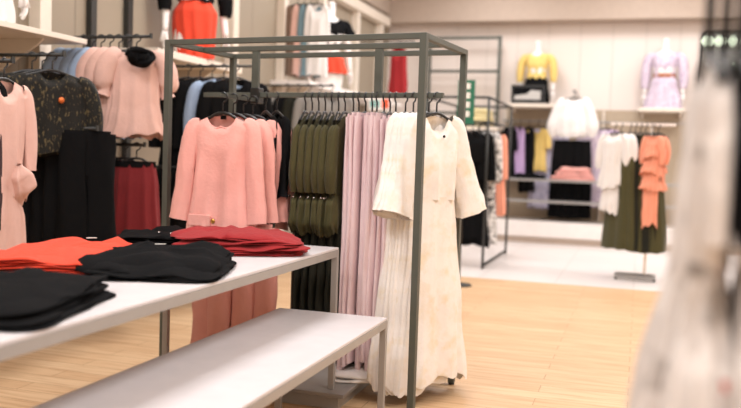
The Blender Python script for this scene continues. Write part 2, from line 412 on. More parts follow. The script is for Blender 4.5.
# cream patterned long dresses
n = 5
for i in range(n):
    q = RP(ru(406 + 7.8 * i), 0, RAILZ - DROP); lab = nth(i, n); s0 = 130 + i
    rz = math.radians([84, 80, 75, 69, 60][i])
    make_hanger(q, rz, f'black hanger of the {lab} cream dress on the grey rack', 'hangers of the cream dresses', .17)
    t = empty('cream_dress', q, rz); tag(t, f'{lab} cream patterned maxi dress with flared sleeves on the grey rack', 'dress', 'cream dresses on the grey rack')
    obj('bodice', body_bm(.46, [(0, .16, .012), (.15, .18, .04), (.6, .17, .05), (1, .15, .05)], .42, (.075, .10, .02), .008, 8, s0, .004, crease=.02), M['cream'], t)
    obj('skirt', body_bm(.99, [(0, .15, .05), (.2, .17, .055), (.6, .22, .08), (1, .275, .10)], 0, None, .012, 9, s0 + 5, .03, crease=.015), M['cream'], t, loc=(0, 0, -.45))
    for s in (-1, 1): sleeve(t, M['cream'], s, [(.11, 0, -.04), (.17, -.0, -.09), (.215, -.01, -.28), (.255, -.015, -.42), (.29, -.02, -.54)], [.03, .052, .066, .086, .105], .55, s0 + s, rip=.13, k=6)
    obj('neck_button', loft(BM(), [(-.003, .007, .007, 0, 0), (.003, .008, .008, 0, 0)], 10), M['black'], t, loc=(0.02, -.042, -.13)).rotation_euler = (PI / 2, 0, 0)

# things on a low plinth under the rack
PL = empty('low_plinth', (-1.72, 4.45, 0)); tag(PL, 'low grey glossy display plinth on the floor beneath the clothes rack', 'plinth')
obj('top_panel', box(BM(), -.60, .36, -.50, .33, .07, .09, .003), mat('grey_gloss', '8f8a86', .3), PL, False)
obj('base', box(BM(), -.56, .32, -.46, .29, 0, .07), M['grey_metal'], PL, False)

def folded(loc, rz, size, th, m, label, cat, group, seed, name, layers=3, label_tag=True, buttons=0, rough=1, tagpos=(-.25, .2), over=0):
    "one folded garment: soft layered slab with rounded, slightly ragged folds"
    t = empty(name, loc, rz); tag(t, label, cat, group)
    lx, ly = size; rnd = random.Random(seed); bm = BM(); lt = th / layers; floor_ = -over * 1.0
    ridges = [(rnd.uniform(0, 3.1), rnd.uniform(-.15, .15), rnd.uniform(.004, .011) * rough) for _ in range(4)] if rough > 1 else [(rnd.uniform(0, 3.1), rnd.uniform(-.15, .15), .004)]
    for l in range(layers):
        ox_, oy_ = rnd.uniform(-.012, .012), rnd.uniform(-.012, .012); ph = rnd.random() * 6; nu = 64; rows = []
        # closed shell: rim profile from bottom centre, round the edge, to top centre
        prof = [(0, 0), (.5, 0), (.85, 0), (.96, .04), (1.0, .3), (1.0, .7), (.965, .95), (.88, 1), (.7, 1), (.45, 1), (.2, 1), (0, 1)]
        off = Vector((seed * 1.9 + l * 4.1, 0, 0))
        for (q, zz) in prof:
            if q == 0:
                rows.append([bm.verts.new((ox_, oy_, lt * l + lt * zz))]); continue
            row = []
            for j in range(nu):
                u = 2 * PI * j / nu; c, s = math.cos(u), math.sin(u)
                e = 1 / max(abs(c) ** 7 + abs(s) ** 7, 1e-6) ** (1 / 7)
                wob = 1 + rough * (.028 * math.sin(3 * u + ph) + .018 * math.sin(7 * u + ph * 2) + .07 * noise.noise(Vector((c * 2.4, s * 2.4, l * 3)) + off))
                x = c * e * lx / 2 * q * wob; y = s * e * ly / 2 * q * wob
                fold = rough * .013 * noise.noise(Vector((x * 8, y * 8, 1)) + off * .3) + rough * .003 * math.sin(x * 26 + y * 9 + seed)
                if l == layers - 1 and zz > .5:
                    for (ra, rc, rh) in ridges: fold += rh * max(0, 1 - abs(x * math.cos(ra) + y * math.sin(ra) - rc) / .035) ** 1.5
                droop = -.9 * th * max(0, q - .55) ** 2 * (1.0 if zz > .5 else .2) * (l + 1) / layers
                droop -= over * max(0, (q - .62) / .38) ** 1.6 * (.55 + .45 * math.sin(u * 1.0 + seed)) 
                z = lt * l + lt * zz * .93 + (fold * (.4 + .6 * zz) * (1.5 if l == layers - 1 else .7)) * (1 if zz > 0 or l else 0) + droop
                row.append(bm.verts.new((x + ox_, y + oy_, max(z, floor_ + .0008 + .0012 * l + .003 * zz))))
            rows.append(row)
        for a, b in zip(rows, rows[1:]):
            for j in range(nu):
                j2 = (j + 1) % nu
                if len(a) == 1: bm.faces.new((a[0], b[j], b[j2]))
                elif len(b) == 1: bm.faces.new((a[j], b[0], a[j2]))
                else: bm.faces.new((a[j], b[j], b[j2], a[j2]))
    obj('folded_cloth', bm, M[m], t)
    if label_tag:
        o = obj('size_label', box(BM(), -.022, .022, -.004, .004, 0, .002), M['tag'], t, False, (tagpos[0] * lx, tagpos[1] * ly, th + .004)); o.rotation_euler = (.1, 0, .3)
    for b_ in range(buttons):
        obj('button', loft(BM(), [(0, .007, .007, 0, 0), (.004, .006, .006, 0, 0)], 10), M['gold' if b_ == 0 else 'chrome'], t, loc=(-.12 + .07 * b_, -.02 - .03 * b_, th + .002))
    return t
def stack(center, z, n, size, th, rz, m, color, place, cat, seed, name, group, slide=(0, 0), top_tag=True, buttons=0, layers=2, tagpos=(-.25, .2), fan=.05):
    rnd = random.Random(seed); zz = z
    for i in range(n):
        pos = 'only' if n == 1 else 'topmost' if i == n - 1 else 'bottom' if i == 0 else ('second from bottom' if i == 1 else ORD[i] + ' from bottom')
        dx, dy = slide[0] * i + rnd.uniform(-.01, .01), slide[1] * i + rnd.uniform(-.01, .01)
        folded((center[0] + dx, center[1] + dy, zz), rz + rnd.uniform(-fan, fan), (size[0] * (1 + .012 * i), size[1] * (1 + .008 * i)), th, m, f'{pos} {color} {cat} in {place}', cat, group, seed * 10 + i, name, layers, top_tag and i == n - 1, buttons if i == n - 1 else 0, 1.15 if i == n - 1 else .9, tagpos, over=i * (th + .001) * .93)
        zz += th + .001

folded(tuple(at(357, 377, z=.0905).xy) + (.0905,), .3, (.26, .26), .05, 'whitec', 'crumpled white folded cloth on the low plinth beneath the rack', 'cloth', None, 7, 'folded_cloth', 2, False)
def shoe(loc, rz, label, group):
    t = empty('black_shoe', loc, rz); tag(t, label, 'shoe', group)
    bm = BM(); secs = smooth_pts([(0, .0, .018, .030, .028), (.03, 0, .034, .034, .034), (.09, 0, .03, .032, .030), (.16, 0, .022, .038, .022), (.22, 0, .016, .034, .016), (.245, 0, .012, .014, .010)], 4)
    rings = [[bm.verts.new((s[0], s[3] * math.cos(2 * PI * j / 16), max(.002, s[2] + s[4] * math.sin(2 * PI * j / 16)))) for j in range(16)] for s in secs]
    for a, b in zip(rings, rings[1:]):
        for j in range(16): bm.faces.new((a[j], a[(j + 1) % 16], b[(j + 1) % 16], b[j]))
    bm.faces.new(rings[0][::-1]); bm.faces.new(rings[-1]); obj('upper', bm, M['black'], t)
    obj('sole', box(BM(), 0, .24, -.03, .03, -.0001, .006, .002), M['hanger'], t, False)
shoe(tuple(at(352, 364, z=.091).xy) + (.0905,), 1.2, 'left shoe of the black pair on the low plinth', 'black shoes under the rack')
shoe(tuple(at(336, 364, z=.091).xy) + (.0905,), 1.3, 'right shoe of the black pair on the low plinth', 'black shoes under the rack')

# ------------------------------------------------------------------ the two white tables
def table(name, label, x0, x1, y0, y1, h, leg=.03, edge=.035):
    cx_, cy_ = (x0 + x1) / 2, (y0 + y1) / 2; t = empty(name, (cx_, cy_, 0)); tag(t, label, 'table')
    hx, hy = (x1 - x0) / 2, (y1 - y0) / 2
    obj('tabletop', box(BM(), -hx + .002, hx - .002, -hy + .002, hy - .002, h - .012, h, .002), M['table'], t, False)
    bm = BM()
    box(bm, -hx, hx, -hy, -hy + .03, h - edge - .012, h - .0125, .0015); box(bm, -hx, hx, hy - .03, hy, h - edge - .012, h - .0125, .0015)
    box(bm, -hx, -hx + .03, -hy + .03, hy - .03, h - edge - .012, h - .0125, .0015); box(bm, hx - .03, hx, -hy + .03, hy - .03, h - edge - .012, h - .0125, .0015)
    obj('frame', bm, M['grey_metal'], t, False)
    for sx in (-1, 1):
        for sy in (-1, 1):
            a = sx * (hx - leg / 2); b = sy * (hy - leg / 2)
            obj('leg', box(BM(), a - leg / 2, a + leg / 2, b - leg / 2, b + leg / 2, 0, h - edge - .012, .0015), M['grey_metal'], t, False)
    return t
table('display_table', 'tall white display table carrying the folded clothes', -2.44, -1.44, .9, 4.05, .82)
table('nesting_bench', 'low empty white bench tucked beside the taller table', -1.68, -1.115, .75, 3.86, .52)

TZ = .8205
stack((-1.78, 3.66), TZ, 5, (.56, .48), .018, math.radians(26), 'red', 'brick red', 'the pile at the far table end', 'trousers', 21, 'folded_trousers', 'brick red folded trousers', (-.010, .006), False, fan=.09)
stack((-1.74, 2.88), TZ, 4, (.48, .58), .017, math.radians(20), 'black', 'black', 'the middle pile beside the red pile', 'shirt', 22, 'folded_shirt', 'black folded shirts in the middle pile', (-.012, .010), tagpos=(-.1, .33), fan=.07)
stack((-2.17, 2.85), TZ, 4, (.46, .76), .016, math.radians(24), 'coral', 'coral red', 'the pile at left edge of the table', 'shirt', 23, 'folded_shirt', 'coral red folded shirts', (-.004, .012), tagpos=(.05, .38), fan=.07)
stack((-1.78, 2.00), TZ, 4, (.54, .62), .016, math.radians(14), 'black', 'black', 'the nearest pile on the table', 'shirt', 24, 'folded_shirt', 'black folded shirts in the nearest pile', (-.012, .004), tagpos=(-.32, .30), fan=.06)
stack((-2.22, 3.74), TZ, 3, (.46, .42), .017, math.radians(14), 'black', 'black', 'the rear pile left of the red pile', 'jacket', 25, 'folded_jacket', 'black folded jackets with gilt buttons', (.0, .0), False, 4, fan=.05)

# ------------------------------------------------------------------ wall arms and racks of the left side
def arm(x1, y, z, label, x0=None):
    x0 = XL if x0 is None else x0
    t = empty('garment_rail', (x0 + .001, y, z)); tag(t, label, 'rail', 'rails on the left wall')
    obj('rod', bar(BM(), (0, 0, 0), (x1 - x0, 0, 0), .011), M['black_metal'], t)
    obj('mounting_plate', box(BM(), 0, .012, -.03, .03, -.05, .05), M['black_metal'], t, False)
    obj('end_stop', box(BM(), x1 - x0, x1 - x0 + .008, -.013, .013, -.013, .022), M['black_metal'], t, False)
def hang_row(n, x0, dx, y, zr, rz0, drz, maker, hlabel, hgroup, width=.19, hangers=True):
    for i in range(n):
        x = x0 + dx * i; rz = math.radians(rz0 + drz * i); z = zr - DROP
        if hangers: make_hanger((x, y, z), rz, hlabel.format(nth(i, n)), hgroup, width)
        maker(i, n, (x, y, z), rz)

# far-left: dark maroon coat and pink knot-sleeve dresses (cropped by the frame)
arm(-3.19, 3.72, 1.73, 'black wall rail carrying the knotted pink dresses')
def dark_coat(i, n, p, rz):
    t = empty('dark_coat', p, rz); tag(t, 'dark coat beside the blush knotted dresses at far left', 'coat')
    obj('body', body_bm(.82, [(0, .19, .012), (.1, .2, .04), (.6, .2, .05), (1, .23, .06)], .3, (.07, .08, .02), .006, 6, 170 + i), M['darkmaroon'], t)
    for s in (-1, 1): sleeve(t, M['black'], s, [(.17, 0, -.07), (.21, 0, -.12), (.24, 0, -.35), (.25, 0, -.62)], [.03, .05, .05, .045], .7, 171 + i + s)
M['darkmaroon'] = cloth('dark_maroon_cloth', '35191b')
hang_row(1, -3.20, .07, 3.50, 1.75, 105, 2, dark_coat, 'black hanger of the {} dark coat at far left', None)
arm(-3.15, 3.50, 1.75, 'black wall rail carrying the dark coats')
def knot_dress(i, n, p, rz):
    t = empty('knot_dress', p, rz); tag(t, f'{nth(i, n)} blush pink dress with a knotted waist at far left', 'dress', 'blush knotted dresses at far left'); s0 = 180 + i
    obj('bodice', body_bm(.62, [(0, .16, .012), (.1, .18, .035), (.5, .15, .035), (1, .11, .035)], .3, (.07, .09, .02), .008, 7, s0), M['blush'], t)
    obj('skirt', body_bm(.55, [(0, .11, .035), (.3, .16, .045), (1, .2, .05)], 0, None, .010, 8, s0 + 4), M['blush'], t, loc=(0, 0, -.60))
    obj('knot', body_bm(.20, [(0, .02, .02), (.3, .06, .05), (.75, .065, .06), (1, .03, .02)], .3, None, .007, 4, s0 + 2, .03, 48, 12, crease=.05), M['blush'], t, loc=(.05, -.05, -.46)).rotation_euler = (.1, -.35, 0)
    for s in (-1, 1): sleeve(t, M['blush'], s, [(.14, 0, -.06), (.18, 0, -.10), (.205, -.01, -.30), (.2, -.02, -.50)], [.03, .05, .05, .04], .7, s0 + s)
hang_row(2, -3.30, .06, 3.72, 1.73, 92, 2, knot_dress, 'black hanger of the {} blush knotted dress', 'hangers of the knotted dresses')

# black tops with gold flecks
arm(-3.36, 4.36, 1.84, 'black wall rail carrying the black gold-flecked tops')
def sequin_top(i, n, p, rz):
    t = empty('flecked_blouse', p, rz); tag(t, f'{nth(i, n)} black top with gold flecks above the black trousers', 'top', 'gold-flecked tops on the left wall'); s0 = 200 + i
    obj('body', body_bm(.52, [(0, .18, .012), (.1, .21, .04), (.6, .2, .045), (1, .22, .05)], .33, (.07, .07, .02), .01, 9, s0), M['sequin'], t)
    for s in (-1, 1): sleeve(t, M['sequin'], s, [(.15, 0, -.06), (.21, 0, -.11), (.25, 0, -.25), (.25, 0, -.38)], [.03, .055, .06, .055], .7, s0 + s)
    if i == n - 1:
        obj('brooch', loft(BM(), [(-.004, .018, .018, 0, 0), (.004, .02, .02, 0, 0), (.01, .01, .01, 0, 0)], 12), M['copper'], t, loc=(.04, -.055, -.19)).rotation_euler = (PI / 2, 0, 0)
hang_row(3, -3.59, .075, 4.36, 1.84, 48, 2, sequin_top, 'black hanger of the {} gold-flecked top', 'hangers of the gold-flecked tops')
arm(-3.22, 4.50, 1.40, 'lower black wall rail carrying the black trousers')
def blk_tr(i, n, p, rz): trousers((p[0], p[1], p[2] + DROP - .012), rz, f'{nth(i, n)} of the black wide trousers under the gold-flecked tops', 'black trousers on the left wall', 'black', 1.0, .17, .04, 220 + i)
hang_row(4, -3.57, .095, 4.50, 1.40, 44, 2, blk_tr, '', '', .15, False)

# light blue and blush puff tops
arm(-3.26, 5.15, 2.06, 'black wall rail carrying the blue and blush tops')
def puff_top(i, n, p, rz):
    m = 'blue' if i < 4 else 'blush'; nm = 'light blue' if i < 4 else 'blush pink'
    t = empty('puff_sleeve_blouse', p, rz); s0 = 240 + i
    pos = (['leftmost', 'second from left', 'third from left', 'rightmost'] + ['leftmost', 'middle', 'fully visible front'])[i]
    tag(t, f'{pos} of the {nm} puff-sleeve tops on the left wall', 'top', f'{nm} tops on the left wall')
    obj('body', body_bm(.60, [(0, .15, .012), (.12, .16, .05), (.6, .16, .06), (.8, .18, .07), (1, .22, .08)], .3, (.08, .10, .02), .008, 10, s0, .02), M[m], t)
    for s in (-1, 1): sleeve(t, M[m], s, [(.10, 0, -.05), (.15, 0, -.06), (.20, 0, -.14), (.215, 0, -.24), (.21, 0, -.29), (.22, 0, -.33)], [.03, .065, .075, .07, .04, .05], .75, s0 + s, rip=.09, k=8)
hang_row(7, -3.80, .072, 5.15, 2.06, 30, 1, puff_top, 'black hanger of the {} puff-sleeve top', 'hangers of the puff-sleeve tops')
# black flower-like ruffled scarf looped on the front hanger
bm = BM(); P = []
for i in range(40):
    a = i / 40 * 2 * PI * 2.5; r = .005 + .062 * (i / 40)
    P.append((r * 1.35 * math.cos(a), -.09 - .03 * math.sin(i * .9), -.07 + .8 * r * math.sin(a)))
tube(bm, P, .026, 8, 1, .35, 3)
fs = obj('ruffled_scarf', bm, M['black'], None, True, (-3.34, 5.15, 1.975)); fs.rotation_euler = (0, 0, math.radians(34)); tag(fs, 'black ruffled scarf bunched at the neck of the front blush top', 'scarf')

# maroon skirts
arm(-3.34, 5.22, 1.31, 'lower black wall rail carrying the maroon skirts')
def skirt(loc, rz, label, group, m, L, w0, w1, d, seed, name='skirt'):
    t = empty(name, loc, rz); tag(t, label, 'skirt', group)
    obj('skirt_body', body_bm(L, [(0, w0, .03), (.3, (w0 + w1) / 2, d * .8), (1, w1, d)], 0, None, .012, 10, seed, .01), M[m], t)
    obj('waistband', body_bm(.045, [(0, w0 * 1.02, .034), (1, w0 * 1.04, .036)], 0, None, 0, 5, seed, 0, 32, 3), M['black' if m == 'maroon' else m], t)
def mar(i, n, p, rz): skirt((p[0], p[1], p[2] - .03), rz, f'{nth(i, n)} pleated maroon skirt below the blush tops', 'maroon skirts on the left wall', 'maroon', .62, .13, .17, .07, 260 + i)
hang_row(3, -3.60, .10, 5.22, 1.31, 30, 2, mar, 'black clip hanger of the {} maroon skirt', 'hangers of the maroon skirts', .13)

# black jackets and blue sleeve seen beyond the rack's left post
arm(-3.0, 6.3, 1.98, 'black wall rail carrying black jackets beyond the rack post')
def blkjacket(i, n, p, rz):
    m = 'blue' if i == 3 else 'black'; nm = 'light blue shirt' if i == 3 else 'black jacket'
    t = empty('blue_shirt' if i == 3 else 'black_jacket', p, rz); s0 = 280 + i
    tag(t, 'light blue shirt hanging among the black jackets behind the rack' if i == 3 else f'{nth(i, n)} black jacket behind the left rack post', 'shirt' if i == 3 else 'jacket', None if i == 3 else 'black jackets behind the rack')
    obj('body', body_bm(.8, [(0, .2, .012), (.1, .22, .05), (.6, .21, .06), (1, .24, .07)], .3, (.07, .1, .02), .008, 7, s0), M[m], t)
    for s in (-1, 1): sleeve(t, M[m], s, [(.17, 0, -.07), (.22, 0, -.12), (.26, 0, -.33), (.27, 0, -.6)], [.03, .055, .055, .045], .7, s0 + s)
hang_row(5, -3.62, .11, 6.3, 1.98, 24, 2, blkjacket, 'black hanger {} on the rail of black jackets', 'hangers of the black jackets')
# lower black dresses filling the bay beyond the post
arm(-3.3, 6.1, 1.14, 'low black wall rail carrying black trousers beyond the rack post')
def blk2(i, n, p, rz): trousers((p[0], p[1], p[2] + DROP - .012), rz, f'{nth(i, n)} of the black trousers beyond the rack post', 'black trousers beyond the rack post', 'black', .95, .17, .045, 300 + i)
hang_row(3, -3.65, .12, 6.1, 1.14, 20, 3, blk2, '', '', .15, False)

# garments further along the left wall, seen through the top of the rack
arm(-3.2, 8.6, 2.02, 'black wall rail carrying dark and grey tops further down')
def fartop(i, n, p, rz):
    m = ['grey', 'black', 'darkolive', 'grey', 'grey'][i]; nm = {'black': 'black', 'grey': 'grey', 'darkolive': 'dark olive'}[m]
    t = empty('hanging_shirt', p, rz); tag(t, f'{nm} top, {nth(i, n)} on the far rail seen through the rack frame', 'top', None); s0 = 320 + i
    obj('body', body_bm(.85, [(0, .2, .012), (.1, .22, .05), (1, .24, .07)], .3, (.07, .1, .02), .01, 8, s0, nu=40, nv=16), M[m], t)
    for s in (-1, 1): sleeve(t, M[m], s, [(.17, 0, -.07), (.22, 0, -.12), (.25, 0, -.4)], [.03, .055, .05], .7, s0 + s)
hang_row(5, -3.72, .13, 8.6, 2.02, 20, 2, fartop, 'black hanger {} on the far rail of mixed tops', 'hangers of the mixed tops')

# ------------------------------------------------------------------ shelves on the left wall
def wall_shelf(x0, x1, y0, y1, z, th, label, brackets=(), m='shelf'):
    t = empty('wall_shelf', (XL + .001, (y0 + y1) / 2, z)); tag(t, label, 'shelf'); oy_ = (y0 + y1) / 2
    obj('shelf_board', box(BM(), 0, x1 - XL, y0 - oy_, y1 - oy_, -th, 0, .003), M[m], t, False)
    for y in brackets:
        bm = BM(); vs = [(.0, -th), (x1 - XL - .12, -th), (x1 - XL - .16, -th - .035), (.05, -th - .2), (.0, -th - .22)]
        a = [bm.verts.new((p[0], y - oy_ - .012, p[1])) for p in vs]; b = [bm.verts.new((p[0], y - oy_ + .012, p[1])) for p in vs]
        bm.faces.new(a); bm.faces.new(b[::-1])
        for i in range(5): bm.faces.new((a[i], b[i], b[(i + 1) % 5], a[(i + 1) % 5]))
        obj('bracket', bm, M['shelf'], t, False)
wall_shelf(XL, -3.7, 3.4, 5.05, 2.03, .035, 'cream wall shelf at top left holding white-skirted mannequins', (4.75,))
wall_shelf(XL, -3.7, 5.95, 7.45, 2.09, .06, 'cream wall shelf holding the black and red mannequin', (6.3, 7.1))
wall_shelf(XL, -3.7, 9.2, 13.2, 2.13, .06, 'long pale wall shelf at the far end of the left wall', (9.5, 11, 12.8), 'white')

# ------------------------------------------------------------------ mannequins
def hand(bm, wrist, d, side, s=1):
    "relaxed hand: palm plus four fingers and a thumb, hanging along d"
    w = Vector(wrist); d = Vector(d).normalized(); x = Vector((side, 0, 0)); f = Vector((0, -1, 0))
    tube(bm, [w, w + d * .03 * s, w + d * .085 * s], [.022 * s, .028 * s, .036 * s], 10, .45)
    for i, L in enumerate((.065, .078, .072, .055)):
        a = w + d * .08 * s + f * (.026 - .0175 * i) * s
        tube(bm, [a, a + d * L * .5 * s, a + d * L * .85 * s - x * .012 * s, a + d * L * s - x * .022 * s], [.0088 * s, .008 * s, .007 * s, .0045 * s], 8)
    a = w + d * .025 * s + f * .02 * s
    tube(bm, [a, a + (d * .03 + f * .018) * s, a + (d * .06 + f * .02) * s - x * .008 * s], [.011 * s, .0095 * s, .006 * s], 8)
def mannequin(loc, rz, label, s=1.0, top=None, bottom=None, arms=True, name='mannequin', skirtL=.3, sleeve_len=.3, puff=1.0, belt=None, legs=False, topL=.42, head=True, waist=.36, flare=.2):
    "white headless shop torso; origin at its base on the shelf"
    t = empty(name, loc, rz); tag(t, label, 'mannequin'); t.scale = (s, s, s)
    secs = smooth_pts([(0, .15, .10, 0, 0), (.10, .165, .115, 0, 0), (.22, .16, .11, 0, 0), (.38, .115, .085, 0, 0), (.50, .135, .105, 0, -.01), (.60, .155, .105, 0, -.01), (.70, .165, .08, 0, 0), (.755, .11, .06, 0, 0), (.785, .055, .052, 0, 0), (.86, .048, .048, 0, -.005), (.90, .045, .045, 0, -.008)], 4)
    obj('torso', loft(BM(), secs, 24), M['mann'], t)
    if head: obj('neck_cap', loft(BM(), [(.90, .046, .046, 0, -.008), (.92, .05, .05, 0, -.008), (.95, .03, .03, 0, -.008)], 16), M['mann'], t)
    if arms:
        for q in (-1, 1):
            bm = BM(); P = smooth_pts([(q * .15, 0, .705, .045), (q * .19, 0, .67, .046), (q * .225, .01, .50, .036), (q * .235, .01, .40, .033), (q * .25, -.02, .20, .022)], 5)
            tube(bm, [p[:3] for p in P], [p[3] for p in P], 12); hand(bm, (q * .25, -.02, .20), (q * .08, -.1, -1), q); obj('arm', bm, M['mann'], t)
    if top:
        obj('blouse', body_bm(topL, [(0, .165, .075), (.15, .185, .12), (.4, .165, .13), (.75, .135, .105), (1, .14, .11)], .12, (.075, .05, .01), .006, 9, 7), M[top], t, loc=(0, 0, .77))
        for q in (-1, 1): sleeve(t, M[top], q, [(.14, 0, .70), (.185, 0, .70), (.23, 0, .62), (.25, 0, .72 - sleeve_len * .75), (.25, 0, .70 - sleeve_len)], [.05 * puff, .066 * puff, .072 * puff, .066 * puff, .045], 1, 5, rip=.07, k=7)
    if bottom: obj('skirt', body_bm(skirtL, [(0, .13, .1), (.2, .17, .13), (1, flare, .15)], 0, None, .012, 11, 9, .006), M[bottom], t, loc=(0, 0, waist))
    if belt: obj('belt', body_bm(.045, [(0, .145, .115), (1, .145, .115)], 0, None, 0, 5, 1, 0, 40, 3), M[belt], t, loc=(0, 0, waist + .03))
    return t
# back wall ones stand on small shelves
def small_shelf(x0, x1, z, label):
    t = empty('wall_shelf', ((x0 + x1) / 2, YB - .001, z)); tag(t, label, 'shelf'); w = (x1 - x0) / 2
    obj('shelf_board', box(BM(), -w, w, -.62, 0, -.05, 0, .003), M['shelf'], t, False)
    for s in (-.8, .8): obj('bracket', box(BM(), s * w - .012, s * w + .012, -.45, 0, -.12, -.0501), M['shelf'], t, False)
small_shelf(-2.05, -1.27, 2.17, 'small cream shelf on the back wall under the yellow-topped mannequin')
small_shelf(-.07, .62, 2.13, 'small cream shelf on the back wall under the lilac-dressed mannequin')
mannequin((-1.63, 13.70, 2.17), -.1, 'white torso mannequin in yellow blouse and black skirt on the back wall', 1.06, 'yellow', 'black', puff=.85, sleeve_len=.36, topL=.38, waist=.42, skirtL=.41)
mannequin((.29, 13.68, 2.13), -.15, 'white torso mannequin in belted lilac floral dress on the back wall', 1.12, 'lilacp', 'lilacp', puff=.9, sleeve_len=.42, belt='belt', topL=.36, waist=.44, skirtL=.438, flare=.25)
# left wall ones
mannequin((-3.93, 4.27, 2.03), 1.1, 'white mannequin in a white skirt, hand hanging, on top-left shelf', 1.1, None, 'whitec', skirtL=.355)
mannequin((-3.86, 6.82, 2.09), .9, 'white mannequin in black blouse and red skirt on the cream shelf', 1.15, 'black', 'coral', puff=.9, sleeve_len=.34, skirtL=.44, waist=.445, topL=.32, flare=.14)
mannequin((-3.86, 10.25, 2.13), .8, 'white mannequin in black top and red shorts on the long shelf', 1.15, 'black', 'coral', puff=.9, topL=.3, sleeve_len=.12, skirtL=.20)
# long scarves and dresses on a high rail by the white mannequin
arm(-3.62, 9.45, 3.15, 'high black wall rail carrying the long coloured scarves')
for i, (m, nm) in enumerate((('brown', 'brown'), ('blush', 'blush'), ('teal', 'grey teal'), ('whitec', 'white'))):
    x = -3.98 + .085 * i; z = 3.15 - DROP
    make_hanger((x, 9.45, z), .35, f'hanger of the {nm} long dress on the high rail', 'hangers on the high rail', .15)
    t = empty('long_dress', (x, 9.45, z), .35); tag(t, f'{nm} long slim dress hanging high on the left wall', 'dress')
    obj('body', body_bm(.86, [(0, .10, .012), (.15, .11, .035), (1, .13, .05)], .3, (.07, .1, .02), .01, 7, 360 + i, nu=40, nv=16), M[m], t)
    for s in (-1, 1): sleeve(t, M[m], s, [(.08, 0, -.04), (.11, 0, -.09), (.13, 0, -.4)], [.02, .03, .03], .7, 365 + i + s)
# red dress hanging at the end of the left wall
arm(-3.3, 12.3, 3.0, 'black wall rail carrying the dark red dress near the corner')
t = empty('red_dress', (-3.52, 12.3, 3.0 - DROP), .1); tag(t, 'dark red sleeveless dress hanging near the far corner', 'dress')
obj('body', body_bm(.72, [(0, .10, .012), (.2, .12, .06), (1, .14, .08)], .3, (.07, .1, .02), .01, 7, 375), M['red'], t)
obj('collar', body_bm(.05, [(0, .05, .03), (1, .07, .03)], 0, None, 0, 5, 2, 0, 24, 3), M['red'], t, loc=(0, 0, .02))
make_hanger((-3.52, 12.3, 3.0 - DROP), .1, 'black hanger of the dark red dress near the corner', None, .12)
# small printed sign on the shelf edge: white card with teal and orange marks
t = empty('price_sign', at(380, 104, y=11.4)); tag(t, 'small white sign with teal and orange shapes beyond the rack rail', 'sign')
obj('card', box(BM(), -.17, .17, -.004, .004, -.09, .09), M['white'], t, False)
obj('teal_mark', box(BM(), -.14, -.08, -.008, -.004, -.05, .05), M['teal_s'], t, False); obj('teal_mark', box(BM(), -.06, -.01, -.008, -.004, -.05, .05), M['teal_s'], t, False)
obj('orange_mark', box(BM(), .03, .13, -.008, -.004, -.06, .07), M['orange_s'], t, False)
p = t.location; obj('stand', bar(BM(), (0, 0.006, -.09), (0, .006, -p.z), .008), M['black_metal'], t); obj('stand_base', loft(BM(), [(-p.z, .12, .12, 0, 0), (-p.z + .015, .11, .11, 0, 0)], 20), M['black_metal'], t)

# ------------------------------------------------------------------ black rack in the middle distance
BX0, BX1, BY0, BY1, BH = -2.45, -1.70, 9.8, 11.6, 2.0
t = empty('garment_rack', ((BX0 + BX1) / 2, (BY0 + BY1) / 2, 0)); tag(t, 'thin black box-frame garment rack standing on the white tiles', 'clothes rack'); ox, oy = t.location.x, t.location.y
for x in (BX0, BX1):
    for y in (BY0, BY1): obj('post', bar(BM(), (x - ox, y - oy, 0), (x - ox, y - oy, BH), .016), M['black_metal'], t)
    obj('top_bar', bar(BM(), (x - ox, BY0 - oy, BH), (x - ox, BY1 - oy, BH), .016), M['black_metal'], t)
    obj('base_bar', bar(BM(), (x - ox, BY0 - oy, .04), (x - ox, BY1 - oy, .04), .016), M['black_metal'], t)
for y in (BY0, BY1): obj('cross_bar', bar(BM(), (BX0 - ox, y - oy, BH), (BX1 - ox, y - oy, BH), .016), M['black_metal'], t)
for y in (BY0 + .3, BY0 + 1.1): obj('hanging_bar', bar(BM(), (BX0 - ox, y - oy, 1.72), (BX1 - ox, y - oy, 1.72), .013), M['black_metal'], t)
for x in (BX0, BX1): obj('side_rail', bar(BM(), (x - ox, BY0 - oy, 1.72), (x - ox, BY1 - oy, 1.72), .012), M['black_metal'], t)
def long_garment(p, rz, label, cat, m, L, seed, w=.2, flare=.06, sl=.5, name='long_dress', d=.08, hl=None):
    t = empty(name, p, rz); tag(t, label, cat)
    obj('body', body_bm(L, [(0, w * .9, .012), (.08, w, .05), (.5, w, d * .8), (1, w + flare, d)], .3, (.075, .1, .02), .012, 9, seed, .02, 48, 20), M[m], t)
    if sl:
        for s in (-1, 1): sleeve(t, M[m], s, [(w * .8, 0, -.06), (w * 1.05, 0, -.11), (w * 1.2, 0, -.11 - sl * .5), (w * 1.3, 0, -.1 - sl)], [.03, .055, .058, .055], .7, seed + s)
    make_hanger(p, rz, hl or ('black hanger of the ' + label)[:90], None, .18)
for i, (px, m, nm, L, w) in enumerate(((464, 'black', 'black', 1.30, .27), (473, 'black', 'black', 1.38, .28), (480, 'ikat', 'black and white printed', 1.15, .2), (484, 'ikat', 'black and white printed', 1.35, .22), (488, 'whitec', 'white', .62, .19))):
    p = at(px, 130, y=BY0 + .3); p.z = 1.72 - DROP
    p.x = min(p.x, BX1 - .07 - .01 * (4 - i))
    side = ('left', 'right')[i % 2]
    lab = f'{nm} long garment on the black rack' if i == 4 else f'{side} of two {nm} dresses on the black rack'
    long_garment(p, math.radians(-38), lab, 'dress', m, L, 400 + i, w, hl=f'black hanger of the {lab}')
